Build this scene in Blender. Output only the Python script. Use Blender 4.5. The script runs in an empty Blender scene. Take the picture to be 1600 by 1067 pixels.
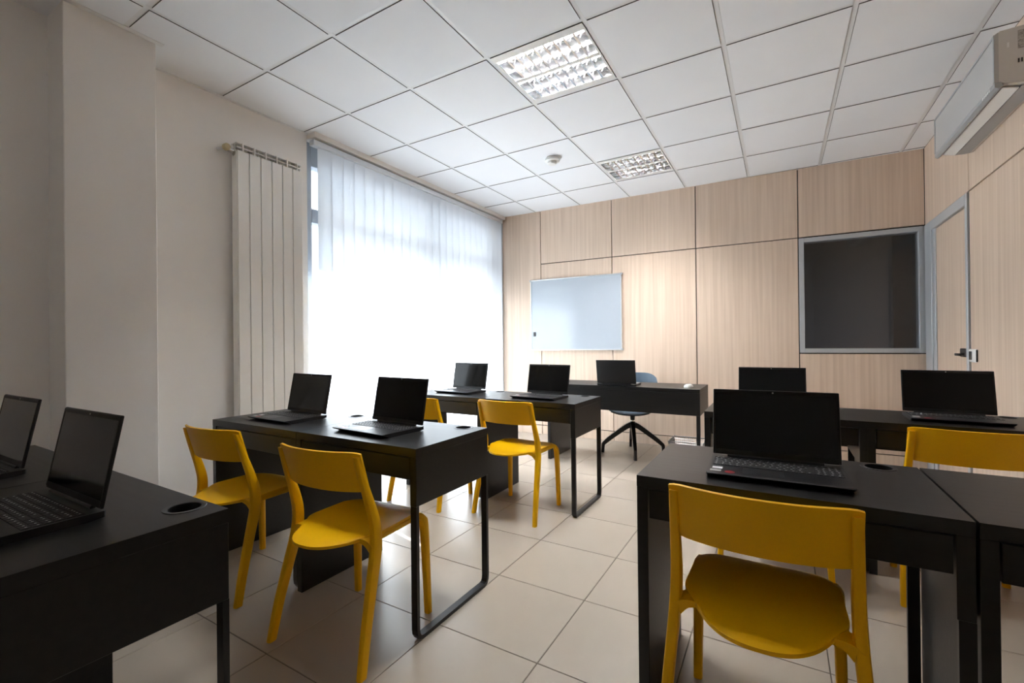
import bpy, bmesh, math, random
from mathutils import Vector, Matrix
random.seed(7)
sc = bpy.context.scene
C = sc.collection

# ------------------------------------------------------------------ camera
HC = 1.157
YAW, PITCH, ROLL, FPX = 0.534343911, 0.00304005, -0.01064115, 707.153
cam = bpy.data.cameras.new('camera'); camo = bpy.data.objects.new('camera', cam); C.objects.link(camo)
F = Vector((-math.sin(YAW) * math.cos(PITCH), math.cos(YAW) * math.cos(PITCH), math.sin(PITCH)))
R0 = Vector((math.cos(YAW), math.sin(YAW), 0)); U0 = R0.cross(F)
R1 = R0 * math.cos(ROLL) + U0 * math.sin(ROLL); U1 = -R0 * math.sin(ROLL) + U0 * math.cos(ROLL)
M = Matrix((R1, U1, -F)).transposed().to_4x4(); M.translation = Vector((0, 0, HC))
camo.matrix_world = M
cam.sensor_width = 36; cam.sensor_fit = 'HORIZONTAL'; cam.lens = FPX / 1600 * 36; cam.clip_start = 0.02
sc.camera = camo

# ------------------------------------------------------------------ light
EXPOSURE = 2.65
SKY_STRENGTH = 0.29
SUN_ELEV, SUN_AZ = math.radians(50), math.radians(-14)      # azimuth measured from the window normal towards -Y
SUN_STRENGTH = 9.3
w = bpy.data.worlds.new('world'); sc.world = w; w.use_nodes = True
wn = w.node_tree.nodes; wl = w.node_tree.links
sky = wn.new('ShaderNodeTexSky'); sky.sky_type = 'NISHITA'; sky.sun_disc = False
sky.sun_elevation = SUN_ELEV; sky.sun_rotation = math.radians(225); sky.dust_density = 2.0
bg = wn['Background']; bg.inputs['Strength'].default_value = SKY_STRENGTH
wl.new(sky.outputs[0], bg.inputs['Color'])
sun = bpy.data.lights.new('sun', 'SUN'); suno = bpy.data.objects.new('sun', sun); C.objects.link(suno)
sun.energy = SUN_STRENGTH; sun.angle = math.radians(0.6); sun.color = (0.94, 0.97, 1.0)
to_sun = Vector((-math.cos(SUN_ELEV) * math.cos(SUN_AZ), -math.cos(SUN_ELEV) * math.sin(SUN_AZ), math.sin(SUN_ELEV)))
suno.rotation_euler = to_sun.to_track_quat('Z', 'Y').to_euler(); suno.location = (-8, -4, 9)
TUBE_STRENGTH = 56.0
vs = sc.view_settings; vs.view_transform = 'Standard'; vs.look = 'None'; vs.gamma = 1.0
vs.use_curve_mapping = False; vs.exposure = EXPOSURE
sc.cycles.use_denoising = True
sc.cycles.max_bounces = 14; sc.cycles.diffuse_bounces = 10; sc.cycles.transparent_max_bounces = 16
sc.cycles.sample_clamp_indirect = 25.0
sc.cycles.caustics_reflective = False; sc.cycles.caustics_refractive = False

# ------------------------------------------------------------------ materials
def mat(name, col, rough=0.5, metal=0.0, spec=0.5, emis=None, emis_s=0.0, coat=0.0):
    m = bpy.data.materials.new(name); m.use_nodes = True
    b = m.node_tree.nodes['Principled BSDF']
    b.inputs['Base Color'].default_value = (*col, 1); b.inputs['Roughness'].default_value = rough
    b.inputs['Metallic'].default_value = metal; b.inputs['Specular IOR Level'].default_value = spec
    b.inputs['Coat Weight'].default_value = coat
    if emis: b.inputs['Emission Color'].default_value = (*emis, 1); b.inputs['Emission Strength'].default_value = emis_s
    return m

def noise_mat(name, c0, c1, scale=(4, 4, 4), nscale=1.0, detail=4.0, rough=0.5, spec=0.5, lo=0.35, hi=0.65,
              bump=0.0, per_object=0.0, rough_var=0.0, coat=0.0):
    """two colours mixed by a stretched noise in object space; optional per-object shift in tone and phase"""
    m = mat(name, c0, rough, 0, spec, coat=coat); nt = m.node_tree; N = nt.nodes; L = nt.links; b = N['Principled BSDF']
    tc = N.new('ShaderNodeTexCoord'); mp = N.new('ShaderNodeMapping'); mp.inputs['Scale'].default_value = scale
    L.new(tc.outputs['Object'], mp.inputs['Vector'])
    nz = N.new('ShaderNodeTexNoise'); nz.inputs['Scale'].default_value = nscale; nz.inputs['Detail'].default_value = detail
    oi = N.new('ShaderNodeObjectInfo')
    if per_object:
        add = N.new('ShaderNodeVectorMath'); add.operation = 'ADD'
        mul = N.new('ShaderNodeMath'); mul.operation = 'MULTIPLY'; mul.inputs[1].default_value = 37.0
        L.new(oi.outputs['Random'], mul.inputs[0]); L.new(mp.outputs[0], add.inputs[0]); L.new(mul.outputs[0], add.inputs[1])
        L.new(add.outputs[0], nz.inputs['Vector'])
    else:
        L.new(mp.outputs[0], nz.inputs['Vector'])
    rp = N.new('ShaderNodeValToRGB')
    rp.color_ramp.elements[0].position = lo; rp.color_ramp.elements[0].color = (*c0, 1)
    rp.color_ramp.elements[1].position = hi; rp.color_ramp.elements[1].color = (*c1, 1)
    L.new(nz.outputs['Fac'], rp.inputs['Fac'])
    out = rp.outputs['Color']
    if per_object:
        hs = N.new('ShaderNodeHueSaturation'); mr = N.new('ShaderNodeMapRange')
        mr.inputs['To Min'].default_value = 1 - per_object; mr.inputs['To Max'].default_value = 1 + per_object
        L.new(oi.outputs['Random'], mr.inputs['Value']); L.new(mr.outputs[0], hs.inputs['Value']); L.new(out, hs.inputs['Color'])
        out = hs.outputs['Color']
    L.new(out, b.inputs['Base Color'])
    if bump:
        bp = N.new('ShaderNodeBump'); bp.inputs['Strength'].default_value = bump; bp.inputs['Distance'].default_value = 0.001
        L.new(nz.outputs['Fac'], bp.inputs['Height']); L.new(bp.outputs[0], b.inputs['Normal'])
    if rough_var:
        mr2 = N.new('ShaderNodeMapRange'); mr2.inputs['To Min'].default_value = rough - rough_var; mr2.inputs['To Max'].default_value = rough + rough_var
        L.new(nz.outputs['Fac'], mr2.inputs['Value']); L.new(mr2.outputs[0], b.inputs['Roughness'])
    return m

def glass_mat(name, tint, ior=1.45, rough=0.0):
    m = bpy.data.materials.new(name); m.use_nodes = True; nt = m.node_tree; N = nt.nodes; L = nt.links
    N.remove(N['Principled BSDF']); o = N['Material Output']
    lw = N.new('ShaderNodeLayerWeight'); lw.inputs['Blend'].default_value = 0.5          # Schlick reflectance, alike from both sides
    pw = N.new('ShaderNodeMath'); pw.operation = 'POWER'; pw.inputs[1].default_value = 5.0; L.new(lw.outputs['Facing'], pw.inputs[0])
    fr = N.new('ShaderNodeMapRange'); fr.inputs['To Min'].default_value = ((ior - 1) / (ior + 1)) ** 2; L.new(pw.outputs[0], fr.inputs['Value'])
    tr = N.new('ShaderNodeBsdfTransparent'); tr.inputs['Color'].default_value = (*tint, 1)
    gl = N.new('ShaderNodeBsdfGlossy'); gl.inputs['Roughness'].default_value = rough
    mx = N.new('ShaderNodeMixShader'); L.new(fr.outputs[0], mx.inputs[0]); L.new(tr.outputs[0], mx.inputs[1]); L.new(gl.outputs[0], mx.inputs[2])
    L.new(mx.outputs[0], o.inputs['Surface']); return m

def blind_mat():
    m = bpy.data.materials.new('blind_fabric'); m.use_nodes = True; nt = m.node_tree; N = nt.nodes; L = nt.links
    N.remove(N['Principled BSDF']); o = N['Material Output']
    df = N.new('ShaderNodeBsdfDiffuse'); df.inputs['Color'].default_value = (0.80, 0.81, 0.82, 1)
    tl = N.new('ShaderNodeBsdfTranslucent'); tl.inputs['Color'].default_value = (0.86, 0.88, 0.90, 1)
    tc = N.new('ShaderNodeTexCoord'); wv = N.new('ShaderNodeTexNoise'); wv.inputs['Scale'].default_value = 1.0
    mp = N.new('ShaderNodeMapping'); mp.inputs['Scale'].default_value = (300, 300, 60)
    L.new(tc.outputs['Object'], mp.inputs[0]); L.new(mp.outputs[0], wv.inputs['Vector'])
    mr = N.new('ShaderNodeMapRange'); mr.inputs['To Min'].default_value = 0.45; mr.inputs['To Max'].default_value = 0.65
    L.new(wv.outputs['Fac'], mr.inputs['Value'])
    mx = N.new('ShaderNodeMixShader'); L.new(mr.outputs[0], mx.inputs[0]); L.new(df.outputs[0], mx.inputs[1]); L.new(tl.outputs[0], mx.inputs[2])
    L.new(mx.outputs[0], o.inputs['Surface']); return m

def emit_mat(name, col, s):
    m = bpy.data.materials.new(name); m.use_nodes = True; N = m.node_tree.nodes
    N.remove(N['Principled BSDF']); e = N.new('ShaderNodeEmission'); e.inputs['Color'].default_value = (*col, 1); e.inputs['Strength'].default_value = s
    m.node_tree.links.new(e.outputs[0], N['Material Output'].inputs['Surface']); return m

MW_WALL = noise_mat('wall_paint', (0.875, 0.86, 0.835), (0.895, 0.88, 0.855), (1, 1, 1), 1.5, 3, 0.75, 0.3, bump=0.03)
M_CEIL = noise_mat('ceiling_tile', (0.835, 0.855, 0.885), (0.855, 0.875, 0.905), (1, 1, 1), 2.0, 3, 0.85, 0.2, per_object=0.012)
M_TEDGE = mat('tile_edge', (0.16, 0.155, 0.15), 0.9, 0, 0.1)
M_TBAR = mat('grid_white', (0.78, 0.79, 0.80), 0.45)
M_FLOOR = noise_mat('floor_tile', (0.365, 0.313, 0.258), (0.392, 0.338, 0.282), (1, 1, 1), 2.0, 2, 0.26, 0.5, 0.1, 0.9, per_object=0.02)
M_GROUT = noise_mat('grout', (0.10, 0.08, 0.06), (0.14, 0.11, 0.085), (20, 20, 20), 1, 2, 0.9)
M_WOOD = noise_mat('light_oak', (0.60, 0.455, 0.345), (0.76, 0.61, 0.49), (38, 38, 0.9), 1.0, 6, 0.42, 0.35, 0.25, 0.75, per_object=0.03)
M_JOINT = mat('dark_joint', (0.02, 0.018, 0.016), 0.8)
M_ALU = mat('brushed_aluminium', (0.50, 0.515, 0.53), 0.40, 0.15)
M_ALUL = mat('pale_aluminium', (0.72, 0.74, 0.76), 0.3, 0.5)
M_FRAME = mat('window_frame_blue_grey', (0.42, 0.47, 0.53), 0.4)
M_WHITE = mat('white_plastic', (0.80, 0.80, 0.78), 0.4)
M_BLACK = mat('black_plastic', (0.012, 0.012, 0.013), 0.35)
M_DESK = noise_mat('black_brown_laminate', (0.0040, 0.0037, 0.0036), (0.0085, 0.0078, 0.0074), (3, 60, 60), 1.0, 5, 0.38, 0.40, 0.3, 0.7, bump=0.04, rough_var=0.03)
M_DMETAL = mat('black_steel', (0.006, 0.006, 0.0065), 0.33, 0.0, 0.4)
M_YEL = noise_mat('yellow_polypropylene', (0.84, 0.455, 0.0005), (0.86, 0.47, 0.0005), (60, 60, 60), 2, 2, 0.42, 0.25, bump=0.02)
M_LAP = mat('laptop_shell', (0.011, 0.011, 0.012), 0.40, 0, 0.35)
M_KEYS = mat('laptop_key', (0.012, 0.012, 0.013), 0.5)
M_WELL = mat('laptop_keyboard_well', (0.004, 0.004, 0.004), 0.6)
M_LEG = mat('key_legend', (0.55, 0.55, 0.55), 0.6)
M_SCREEN = mat('laptop_screen', (0.0025, 0.0025, 0.0027), 0.10, 0, 0.22)
M_BEZEL = mat('laptop_bezel', (0.004, 0.004, 0.004), 0.45, 0, 0.25)
M_PAD = mat('touchpad', (0.012, 0.012, 0.014), 0.35)
M_STW = mat('sticker_white', (0.75, 0.76, 0.78), 0.5)
M_STG = mat('sticker_grey', (0.40, 0.40, 0.38), 0.4)
M_STR = mat('sticker_red', (0.35, 0.02, 0.03), 0.35)
M_RAD = mat('radiator_enamel', (0.88, 0.875, 0.85), 0.35)
M_RADIN = mat('radiator_core', (0.50, 0.48, 0.42), 0.5)
M_BRASS = mat('valve_cream', (0.62, 0.52, 0.30), 0.4)
M_CHROME = mat('chrome', (0.75, 0.75, 0.75), 0.2, 1.0)
M_BOARD = mat('whiteboard_enamel', (0.425, 0.47, 0.52), 0.12, 0, 0.5)
M_BLUE = mat('blue_grey_shell', (0.085, 0.125, 0.17), 0.45)
M_AC = mat('air_conditioner_plastic', (0.62, 0.60, 0.57), 0.35)
M_ACF = mat('air_conditioner_front', (0.45, 0.445, 0.44), 0.30)
M_ACG = mat('air_conditioner_grey', (0.36, 0.37, 0.38), 0.4)
M_LOUV = mat('mirror_louvre', (0.52, 0.52, 0.53), 0.14, 1.0)
M_LAMP = mat('lamp_white', (0.80, 0.80, 0.78), 0.4)
M_TUBE = emit_mat('lit_tube', (0.98, 0.985, 1.0), TUBE_STRENGTH)
M_DGLASS = glass_mat('interior_glass', (0.85, 0.85, 0.85), 1.5)
M_WGLASS = glass_mat('window_glass', (0.93, 0.95, 0.95), 1.3)
M_BLIND = blind_mat()
M_EXT = noise_mat('pale_render', (0.72, 0.70, 0.66), (0.78, 0.76, 0.72), (1, 1, 1), 1, 3, 0.9)
M_EXTW = mat('outside_pane', (0.12, 0.14, 0.16), 0.15)
M_EXTF = mat('outside_frame', (0.10, 0.10, 0.11), 0.5)
M_PAVE = noise_mat('pavement', (0.26, 0.26, 0.26), (0.32, 0.32, 0.32), (2, 2, 2), 2, 4, 0.9)
M_DROOM = mat('dim_room_wall', (0.34, 0.29, 0.26), 0.8)
M_WIRE = mat('wire_mesh', (0.30, 0.30, 0.30), 0.35, 0.8)

# ------------------------------------------------------------------ helpers
def tag(o, label=None, cat=None, group=None, kind=None):
    if label: o['label'] = label
    if cat: o['category'] = cat
    if group: o['group'] = group
    if kind: o['kind'] = kind
    return o
def empty(name, loc=(0, 0, 0), rz=0):
    o = bpy.data.objects.new(name, None); C.objects.link(o); o.location = loc; o.rotation_euler = (0, 0, rz); o.empty_display_size = 0.05
    return o
def smooth_mesh(me, ang=35):
    me.shade_smooth()
    try: me.set_sharp_from_angle(angle=math.radians(ang))
    except Exception: pass
def obj(name, bm, m, parent=None, loc=None, smooth=True, rz=None):
    if isinstance(bm, bpy.types.Mesh): me = bm
    else:
        bmesh.ops.recalc_face_normals(bm, faces=bm.faces[:])
        me = bpy.data.meshes.new(name); bm.to_mesh(me); bm.free()
        for k in (m if isinstance(m, (list, tuple)) else [m]): me.materials.append(k)
        if smooth: smooth_mesh(me)
    o = bpy.data.objects.new(name, me); C.objects.link(o)
    if parent: o.parent = parent
    if loc: o.location = loc
    if rz: o.rotation_euler = (0, 0, rz)
    return o
def copy_tree(o, parent=None):
    c = o.copy(); C.objects.link(c); c.parent = parent
    for ch in list(o.children): copy_tree(ch, c)
    return c
def B(): return bmesh.new()
def box(bm, x0, x1, y0, y1, z0, z1, bev=0.0, seg=1, mi=0):
    r = bmesh.ops.create_cube(bm, size=1.0)
    vsx = r['verts']
    bmesh.ops.scale(bm, vec=(x1 - x0, y1 - y0, z1 - z0), verts=vsx)
    bmesh.ops.translate(bm, vec=((x0 + x1) / 2, (y0 + y1) / 2, (z0 + z1) / 2), verts=vsx)
    fs = set(f for v in vsx for f in v.link_faces)
    for f in fs: f.material_index = mi
    if bev > 0:
        es = list(set(e for v in vsx for e in v.link_edges))
        bmesh.ops.bevel(bm, geom=es, offset=bev, segments=seg, affect='EDGES', profile=0.5)
    return bm
def bx(x0, x1, y0, y1, z0, z1, bev=0.0, seg=1): return box(B(), x0, x1, y0, y1, z0, z1, bev, seg)
def rings(bm, secs, cap=True, closed=False, mi=0):
    """loft closed rings of equal vertex count"""
    R = [[bm.verts.new(p) for p in s] for s in secs]; n = len(R[0]); k = len(R)
    for i in range(k if closed else k - 1):
        a, b = R[i], R[(i + 1) % k]
        for j in range(n):
            f = bm.faces.new((a[j], a[(j + 1) % n], b[(j + 1) % n], b[j])); f.material_index = mi
    if cap and not closed:
        bm.faces.new(R[0][::-1]).material_index = mi; bm.faces.new(R[-1]).material_index = mi
    return bm
def lathe(bm, prof, c=(0, 0, 0), n=24, axis='Z', cap=True):
    secs = []
    for r, z in prof:
        s = []
        for j in range(n):
            a = 2 * math.pi * j / n; x, y = r * math.cos(a), r * math.sin(a)
            p = (x, y, z) if axis == 'Z' else ((z, x, y) if axis == 'X' else (x, z, y))
            s.append((c[0] + p[0], c[1] + p[1], c[2] + p[2]))
        secs.append(s)
    return rings(bm, secs, cap)
def cat(pts, n=6):
    """Catmull-Rom through tuples of any length"""
    P = [pts[0]] + list(pts) + [pts[-1]]; out = []
    for i in range(1, len(P) - 2):
        for k in range(n):
            t = k / n; a, b, c, d = P[i - 1], P[i], P[i + 1], P[i + 2]
            out.append(tuple(0.5 * (2 * b[j] + (c[j] - a[j]) * t + (2 * a[j] - 5 * b[j] + 4 * c[j] - d[j]) * t * t + (3 * b[j] - a[j] - 3 * c[j] + d[j]) * t ** 3) for j in range(len(b))))
    out.append(tuple(pts[-1])); return out
def flat_sweep(bm, pts, n=14, p=3.5):
    """sweep of horizontal super-ellipse sections; pts = (x, y, z, half_x, half_y)"""
    secs = []
    for x, y, z, hx, hy in pts:
        s = []
        for j in range(n):
            a = 2 * math.pi * j / n; ca, sa = math.cos(a), math.sin(a)
            s.append((x + hx * math.copysign(abs(ca) ** (2 / p), ca), y + hy * math.copysign(abs(sa) ** (2 / p), sa), z))
        secs.append(s)
    return rings(bm, secs)
def tube(bm, pts, r, n=8, flat=None, up=(0, 0, 1), cap=True):
    """tube along 3-D points; r a number or list; flat=(w,h) for a rectangular bar"""
    P = [Vector(p) for p in pts]; secs = []; up = Vector(up)
    for i, p in enumerate(P):
        t = (P[min(i + 1, len(P) - 1)] - P[max(i - 1, 0)]).normalized()
        s = t.cross(up)
        if s.length < 1e-4: s = t.cross(Vector((1, 0, 0)))
        s.normalize(); u = s.cross(t).normalized()
        if flat:
            fw, fh = flat if not isinstance(flat, list) else flat[i]
            secs.append([p + s * a * fw / 2 + u * b * fh / 2 for a, b in ((-1, -1), (1, -1), (1, 1), (-1, 1))])
        else:
            rr = r[i] if isinstance(r, (list, tuple)) else r
            secs.append([p + (s * math.cos(2 * math.pi * j / n) + u * math.sin(2 * math.pi * j / n)) * rr for j in range(n)])
    return rings(bm, secs, cap)
def shell(bm, fn, nu, nv, th):
    """closed sheet from fn(u,v)->(top point, normal) with thickness th along -normal"""
    T = [[None] * (nv + 1) for _ in range(nu + 1)]; Bq = [[None] * (nv + 1) for _ in range(nu + 1)]
    for i in range(nu + 1):
        for j in range(nv + 1):
            p, nrm = fn(i / nu, j / nv)
            T[i][j] = bm.verts.new(p); Bq[i][j] = bm.verts.new(Vector(p) - Vector(nrm) * th)
    for i in range(nu):
        for j in range(nv):
            bm.faces.new((T[i][j], T[i + 1][j], T[i + 1][j + 1], T[i][j + 1]))
            bm.faces.new((Bq[i][j], Bq[i][j + 1], Bq[i + 1][j + 1], Bq[i + 1][j]))
    for i in range(nu):
        bm.faces.new((T[i][0], Bq[i][0], Bq[i + 1][0], T[i + 1][0])); bm.faces.new((T[i][nv], T[i + 1][nv], Bq[i + 1][nv], Bq[i][nv]))
    for j in range(nv):
        bm.faces.new((T[0][j], T[0][j + 1], Bq[0][j + 1], Bq[0][j])); bm.faces.new((T[nu][j], Bq[nu][j], Bq[nu][j + 1], T[nu][j + 1]))
    return bm
def struct(name, bm, m, parent=None, loc=None, rz=None):
    o = obj(name, bm, m, parent, loc, smooth=False, rz=rz)
    if not parent: o['kind'] = 'structure'
    return o

# ------------------------------------------------------------------ the room
ZC = 2.8204
XL, XR, YB, YBK = -3.20, 1.105, -1.55, 5.30
BA = Vector((-3.152, 5.11)); BBv = Vector((1.105, 5.2513)); BANG = math.atan2(BBv.y - BA.y, BBv.x - BA.x); BLEN = (BBv - BA).length

# floor: grout bed + tiles
fl = struct('floor', bx(XL - 0.25, XR + 0.15, YB - 0.15, YBK + 0.35, -0.08, -0.0025), M_GROUT)
TX, TY, FX0, FY0, FG = 0.4525, 0.4585, -0.766, 0.990, 0.0035
tile_me = None
ix0 = math.floor((XL - 0.02 - FX0) / TX); ix1 = math.ceil((XR - FX0) / TX); iy0 = math.floor((YB - FY0) / TY); iy1 = math.ceil((YBK - FY0) / TY)
for i in range(ix0, ix1):
    for j in range(iy0, iy1):
        x0, x1 = max(FX0 + i * TX, XL - 0.1), min(FX0 + (i + 1) * TX, XR + 0.1)
        y0, y1 = max(FY0 + j * TY, YB - 0.1), min(FY0 + (j + 1) * TY, YBK + 0.05)
        if x1 - x0 < 0.02 or y1 - y0 < 0.02: continue
        full = abs(x1 - x0 - TX) < 1e-6 and abs(y1 - y0 - TY) < 1e-6
        if full and tile_me: obj('floor_tile', tile_me, None, fl, (x0, y0, 0))
        else:
            o = obj('floor_tile', bx(FG / 2, x1 - x0 - FG / 2, FG / 2, y1 - y0 - FG / 2, -0.012, 0, 0.0012), M_FLOOR, fl, (x0, y0, 0), smooth=False)
            if full: tile_me = o.data

# ceiling: slab above, T-bars, tegular tiles
ce = struct('ceiling', bx(XL - 0.25, XR + 0.15, YB - 0.15, YBK + 0.35, ZC + 0.13, ZC + 0.2), M_TBAR)
CX0, CY0, CP, GAP = -3.2557, 1.0058, 0.6, 0.027
FIX = [(3, 2), (3, 5)]                                     # cells that hold luminaires
for i in range(0, 9):
    x = CX0 + i * CP
    if XL < x < XR: obj('grid_bar', bx(x - 0.012, x + 0.012, YB, YBK, ZC + 0.004, ZC + 0.012), M_TBAR, ce, smooth=False)
bar_me = None
for j in range(-4, 8):
    y = CY0 + j * CP
    if not (YB < y < YBK): continue
    for i in range(0, 8):
        x0, x1 = max(CX0 + i * CP + 0.0125, XL), min(CX0 + (i + 1) * CP - 0.0125, XR)
        obj('grid_bar', bx(x0, x1, y - 0.012, y + 0.012, ZC + 0.0045, ZC + 0.0125), M_TBAR, ce, smooth=False)
ct_me = None
for i in range(0, 8):
    for j in range(-5, 8):
        if (i, j) in FIX: continue
        x0, x1 = max(CX0 + i * CP + GAP / 2, XL + 0.002), min(CX0 + (i + 1) * CP - GAP / 2, XR - 0.003)
        y0, y1 = max(CY0 + j * CP + GAP / 2, YB), min(CY0 + (j + 1) * CP - GAP / 2, YBK)
        if x1 - x0 < 0.03 or y1 - y0 < 0.03: continue
        full = abs(x1 - x0 - CP + GAP) < 1e-6 and abs(y1 - y0 - CP + GAP) < 1e-6
        if full and ct_me: obj('ceiling_tile', ct_me, None, ce, (x0, y0, ZC)); continue
        bm = bx(0, x1 - x0, 0, y1 - y0, 0, 0.016)
        bm.normal_update()
        for f in bm.faces: f.material_index = 0 if f.normal.z < -0.5 else 1
        o = obj('ceiling_tile', bm, [M_CEIL, M_TEDGE], ce, (x0, y0, ZC), smooth=False)
        if full: ct_me = o.data

# left wall with the big window opening Y 2.25..5.14, pillar, recess
WY0, WY1 = 2.255, 5.085
bm = B()
box(bm, XL - 0.25, XL, 1.0, WY0, -0.05, ZC + 0.13)
box(bm, XL - 0.25, XL, WY0, WY1, 2.79, ZC + 0.13)
box(bm, XL - 0.25, XL, WY0, WY1, -0.05, 0.06)
box(bm, XL - 0.25, XL, WY1, YBK + 0.1, -0.05, ZC + 0.13)
wl_ = struct('wall_left', bm, MW_WALL)
struct('wall_pillar', bx(-3.25, -2.932, 0.772, 1.147, -0.02, ZC + 0.1, 0.003), MW_WALL)
struct('wall_recess', bx(-3.40, -3.15, YB - 0.1, 0.9, -0.02, ZC + 0.1), MW_WALL)
struct('wall_rear', bx(XL - 0.25, XR + 0.15, YB - 0.12, YB, -0.02, ZC + 0.13), MW_WALL)
# angle trim where the ceiling meets the painted walls
struct('trim_1', bx(XL, XL + 0.022, 1.147, WY0, ZC - 0.004, ZC + 0.004), M_TBAR)
struct('trim_4', bx(XL, XL + 0.10, WY0, WY1 + 0.015, 2.779, ZC + 0.002, 0.002), MW_WALL)
struct('trim_2', bx(-2.932, -2.90, 0.76, 1.175, ZC - 0.004, ZC + 0.004), M_TBAR)

# back wall of oak panels, slightly out of square with the ceiling grid
wb = struct('wall_back', bx(0, BLEN + 0.06, 0.024, 0.10, -0.02, ZC + 0.13), M_JOINT, None, (BA.x, BA.y, 0), BANG)
J = 0.0045
def panel(parent, x0, x1, z0, z1, m=M_WOOD, name='panel', jl=J, jr=J, jb=J, jt=J):
    return obj(name, bx(x0 + jl, x1 - jr, 0, 0.02, z0 + jb, z1 - jt, 0.001), m, parent, smooth=False)
ZS, ZK = 2.15, 0.11
SV = [-0.03, 0.554, 1.470, 2.387, 3.318, BLEN]
panel(wb, SV[0], SV[1], ZK, ZC + 0.006, jl=0)
for k in (1, 2, 3):
    panel(wb, SV[k], SV[k + 1], ZK, ZS); panel(wb, SV[k], SV[k + 1], ZS, ZC + 0.006)
panel(wb, SV[4], SV[5], ZS, ZC + 0.006); panel(wb, SV[4], SV[5], ZK, 1.025)
for k in range(5): panel(wb, SV[k], SV[k + 1], 0.0, ZK, name='kick_panel', jb=0)
# interior window
wi = struct('window_1', B(), M_ALU, None, (BA.x, BA.y, 0), BANG)
GX0, GX1, GZ0, GZ1, FWd = SV[4] + 0.004, BLEN - 0.004, 1.030, 2.142, 0.042
obj('window_frame', bx(GX0, GX0 + FWd, -0.006, 0.10, GZ0, GZ1, 0.002), M_ALU, wi, smooth=False)
obj('window_frame', bx(GX1 - FWd, GX1, -0.006, 0.10, GZ0, GZ1, 0.002), M_ALU, wi, smooth=False)
obj('window_frame', bx(GX0 + FWd, GX1 - FWd, -0.006, 0.10, GZ0, GZ0 + FWd, 0.002), M_ALU, wi, smooth=False)
obj('window_frame', bx(GX0 + FWd, GX1 - FWd, -0.006, 0.10, GZ1 - FWd, GZ1, 0.002), M_ALU, wi, smooth=False)
obj('pane', bx(GX0 + FWd - 0.005, GX1 - FWd + 0.005, 0.028, 0.034, GZ0 + FWd - 0.005, GZ1 - FWd + 0.005), M_DGLASS, wi, smooth=False)
# cut the opening: rebuild backing of the wall around the window
me = wb.data; bm = B()
box(bm, 0, SV[4] + 0.01, 0.024, 0.10, -0.02, ZC + 0.13); box(bm, SV[4] + 0.01, BLEN + 0.06, 0.024, 0.10, -0.02, GZ0 + 0.02)
box(bm, SV[4] + 0.01, BLEN + 0.06, 0.024, 0.10, GZ1 - 0.02, ZC + 0.13); box(bm, BLEN - 0.03, BLEN + 0.06, 0.024, 0.10, GZ0 + 0.02, GZ1 - 0.02)
bmesh.ops.recalc_face_normals(bm, faces=bm.faces[:]); bm.to_mesh(me); bm.free()
# the unlit room behind the interior window
dr = B(); a0, a1, d0, d1 = SV[4] - 1.2, BLEN + 0.3, 0.11, 2.6
box(dr, a0 - .1, a0, d0, d1, 0, 2.9); box(dr, a1, a1 + .1, d0, d1, 0, 2.9); box(dr, a0 - .1, a1 + .1, d1, d1 + .1, 0, 2.9)
box(dr, a0 - .1, a1 + .1, d0, d1 + .1, -0.1, 0); box(dr, a0 - .1, a1 + .1, d0, d1 + .1, 2.9, 3.0)
struct('wall_far_room', dr, M_DROOM, None, (BA.x, BA.y, 0), BANG)

# right wall of oak panels with the door (local x runs from the back corner towards the camera)
wr = struct('wall_right', bx(-6.9, 0.03, -0.12, -0.024, -0.02, ZC + 0.13), M_JOINT, None, (XR, 5.262, 0), math.pi / 2)
def rpanel(y_far, y_near, z0, z1, name='panel'):
    return obj(name, bx(y_near - 5.262 + J, y_far - 5.262 - J, -0.02, 0.0, z0 + J, z1 - J, 0.001), M_WOOD, wr, smooth=False)
rpanel(5.256, 4.193, 2.145, ZC + 0.006)
ys = [4.193, 3.265, 2.337, 1.409, 0.481, -0.447, -1.545]
for k in range(6):
    rpanel(ys[k], ys[k + 1], 2.145, ZC + 0.006); rpanel(ys[k] - (0.004 if k == 0 else 0), ys[k + 1], ZK, 2.145); rpanel(ys[k], ys[k + 1], 0.0, ZK, 'kick_panel')
dn = struct('door_1', B(), M_ALU, None, (XR, 5.262, 0), math.pi / 2)
dd = lambda y: y - 5.262
obj('door_frame', bx(dd(5.035), dd(5.225), -0.022, 0.012, 0, 2.140, 0.003), M_ALU, dn, smooth=False)
obj('door_stop', bx(dd(4.965), dd(5.035), -0.022, 0.004, 0, 2.072, 0.003), M_ALU, dn, smooth=False)
obj('door_frame', bx(dd(4.235), dd(5.035), -0.022, 0.012, 2.062, 2.140, 0.003), M_ALU, dn, smooth=False)
obj('door_frame', bx(dd(4.197), dd(4.235), -0.022, 0.012, 0, 2.140, 0.003), M_ALU, dn, smooth=False)
leaf = obj('door_leaf', bx(dd(4.238), dd(4.962), -0.024, -0.006, 0.006, 2.058, 0.002), M_WOOD, dn, smooth=False)
hp = obj('door_handle', bx(dd(4.243), dd(4.372), -0.008, 0.010, 1.025, 1.084, 0.004), M_BLACK, leaf)
bm = B(); tube(bm, [(dd(4.29), 0.0, 1.045), (dd(4.29), 0.025, 1.045)], 0.010, 10)
box(bm, dd(4.283), dd(4.395), 0.020, 0.034, 1.032, 1.050, 0.005, 2); obj('door_lever', bm, M_BLACK, leaf)

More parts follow.
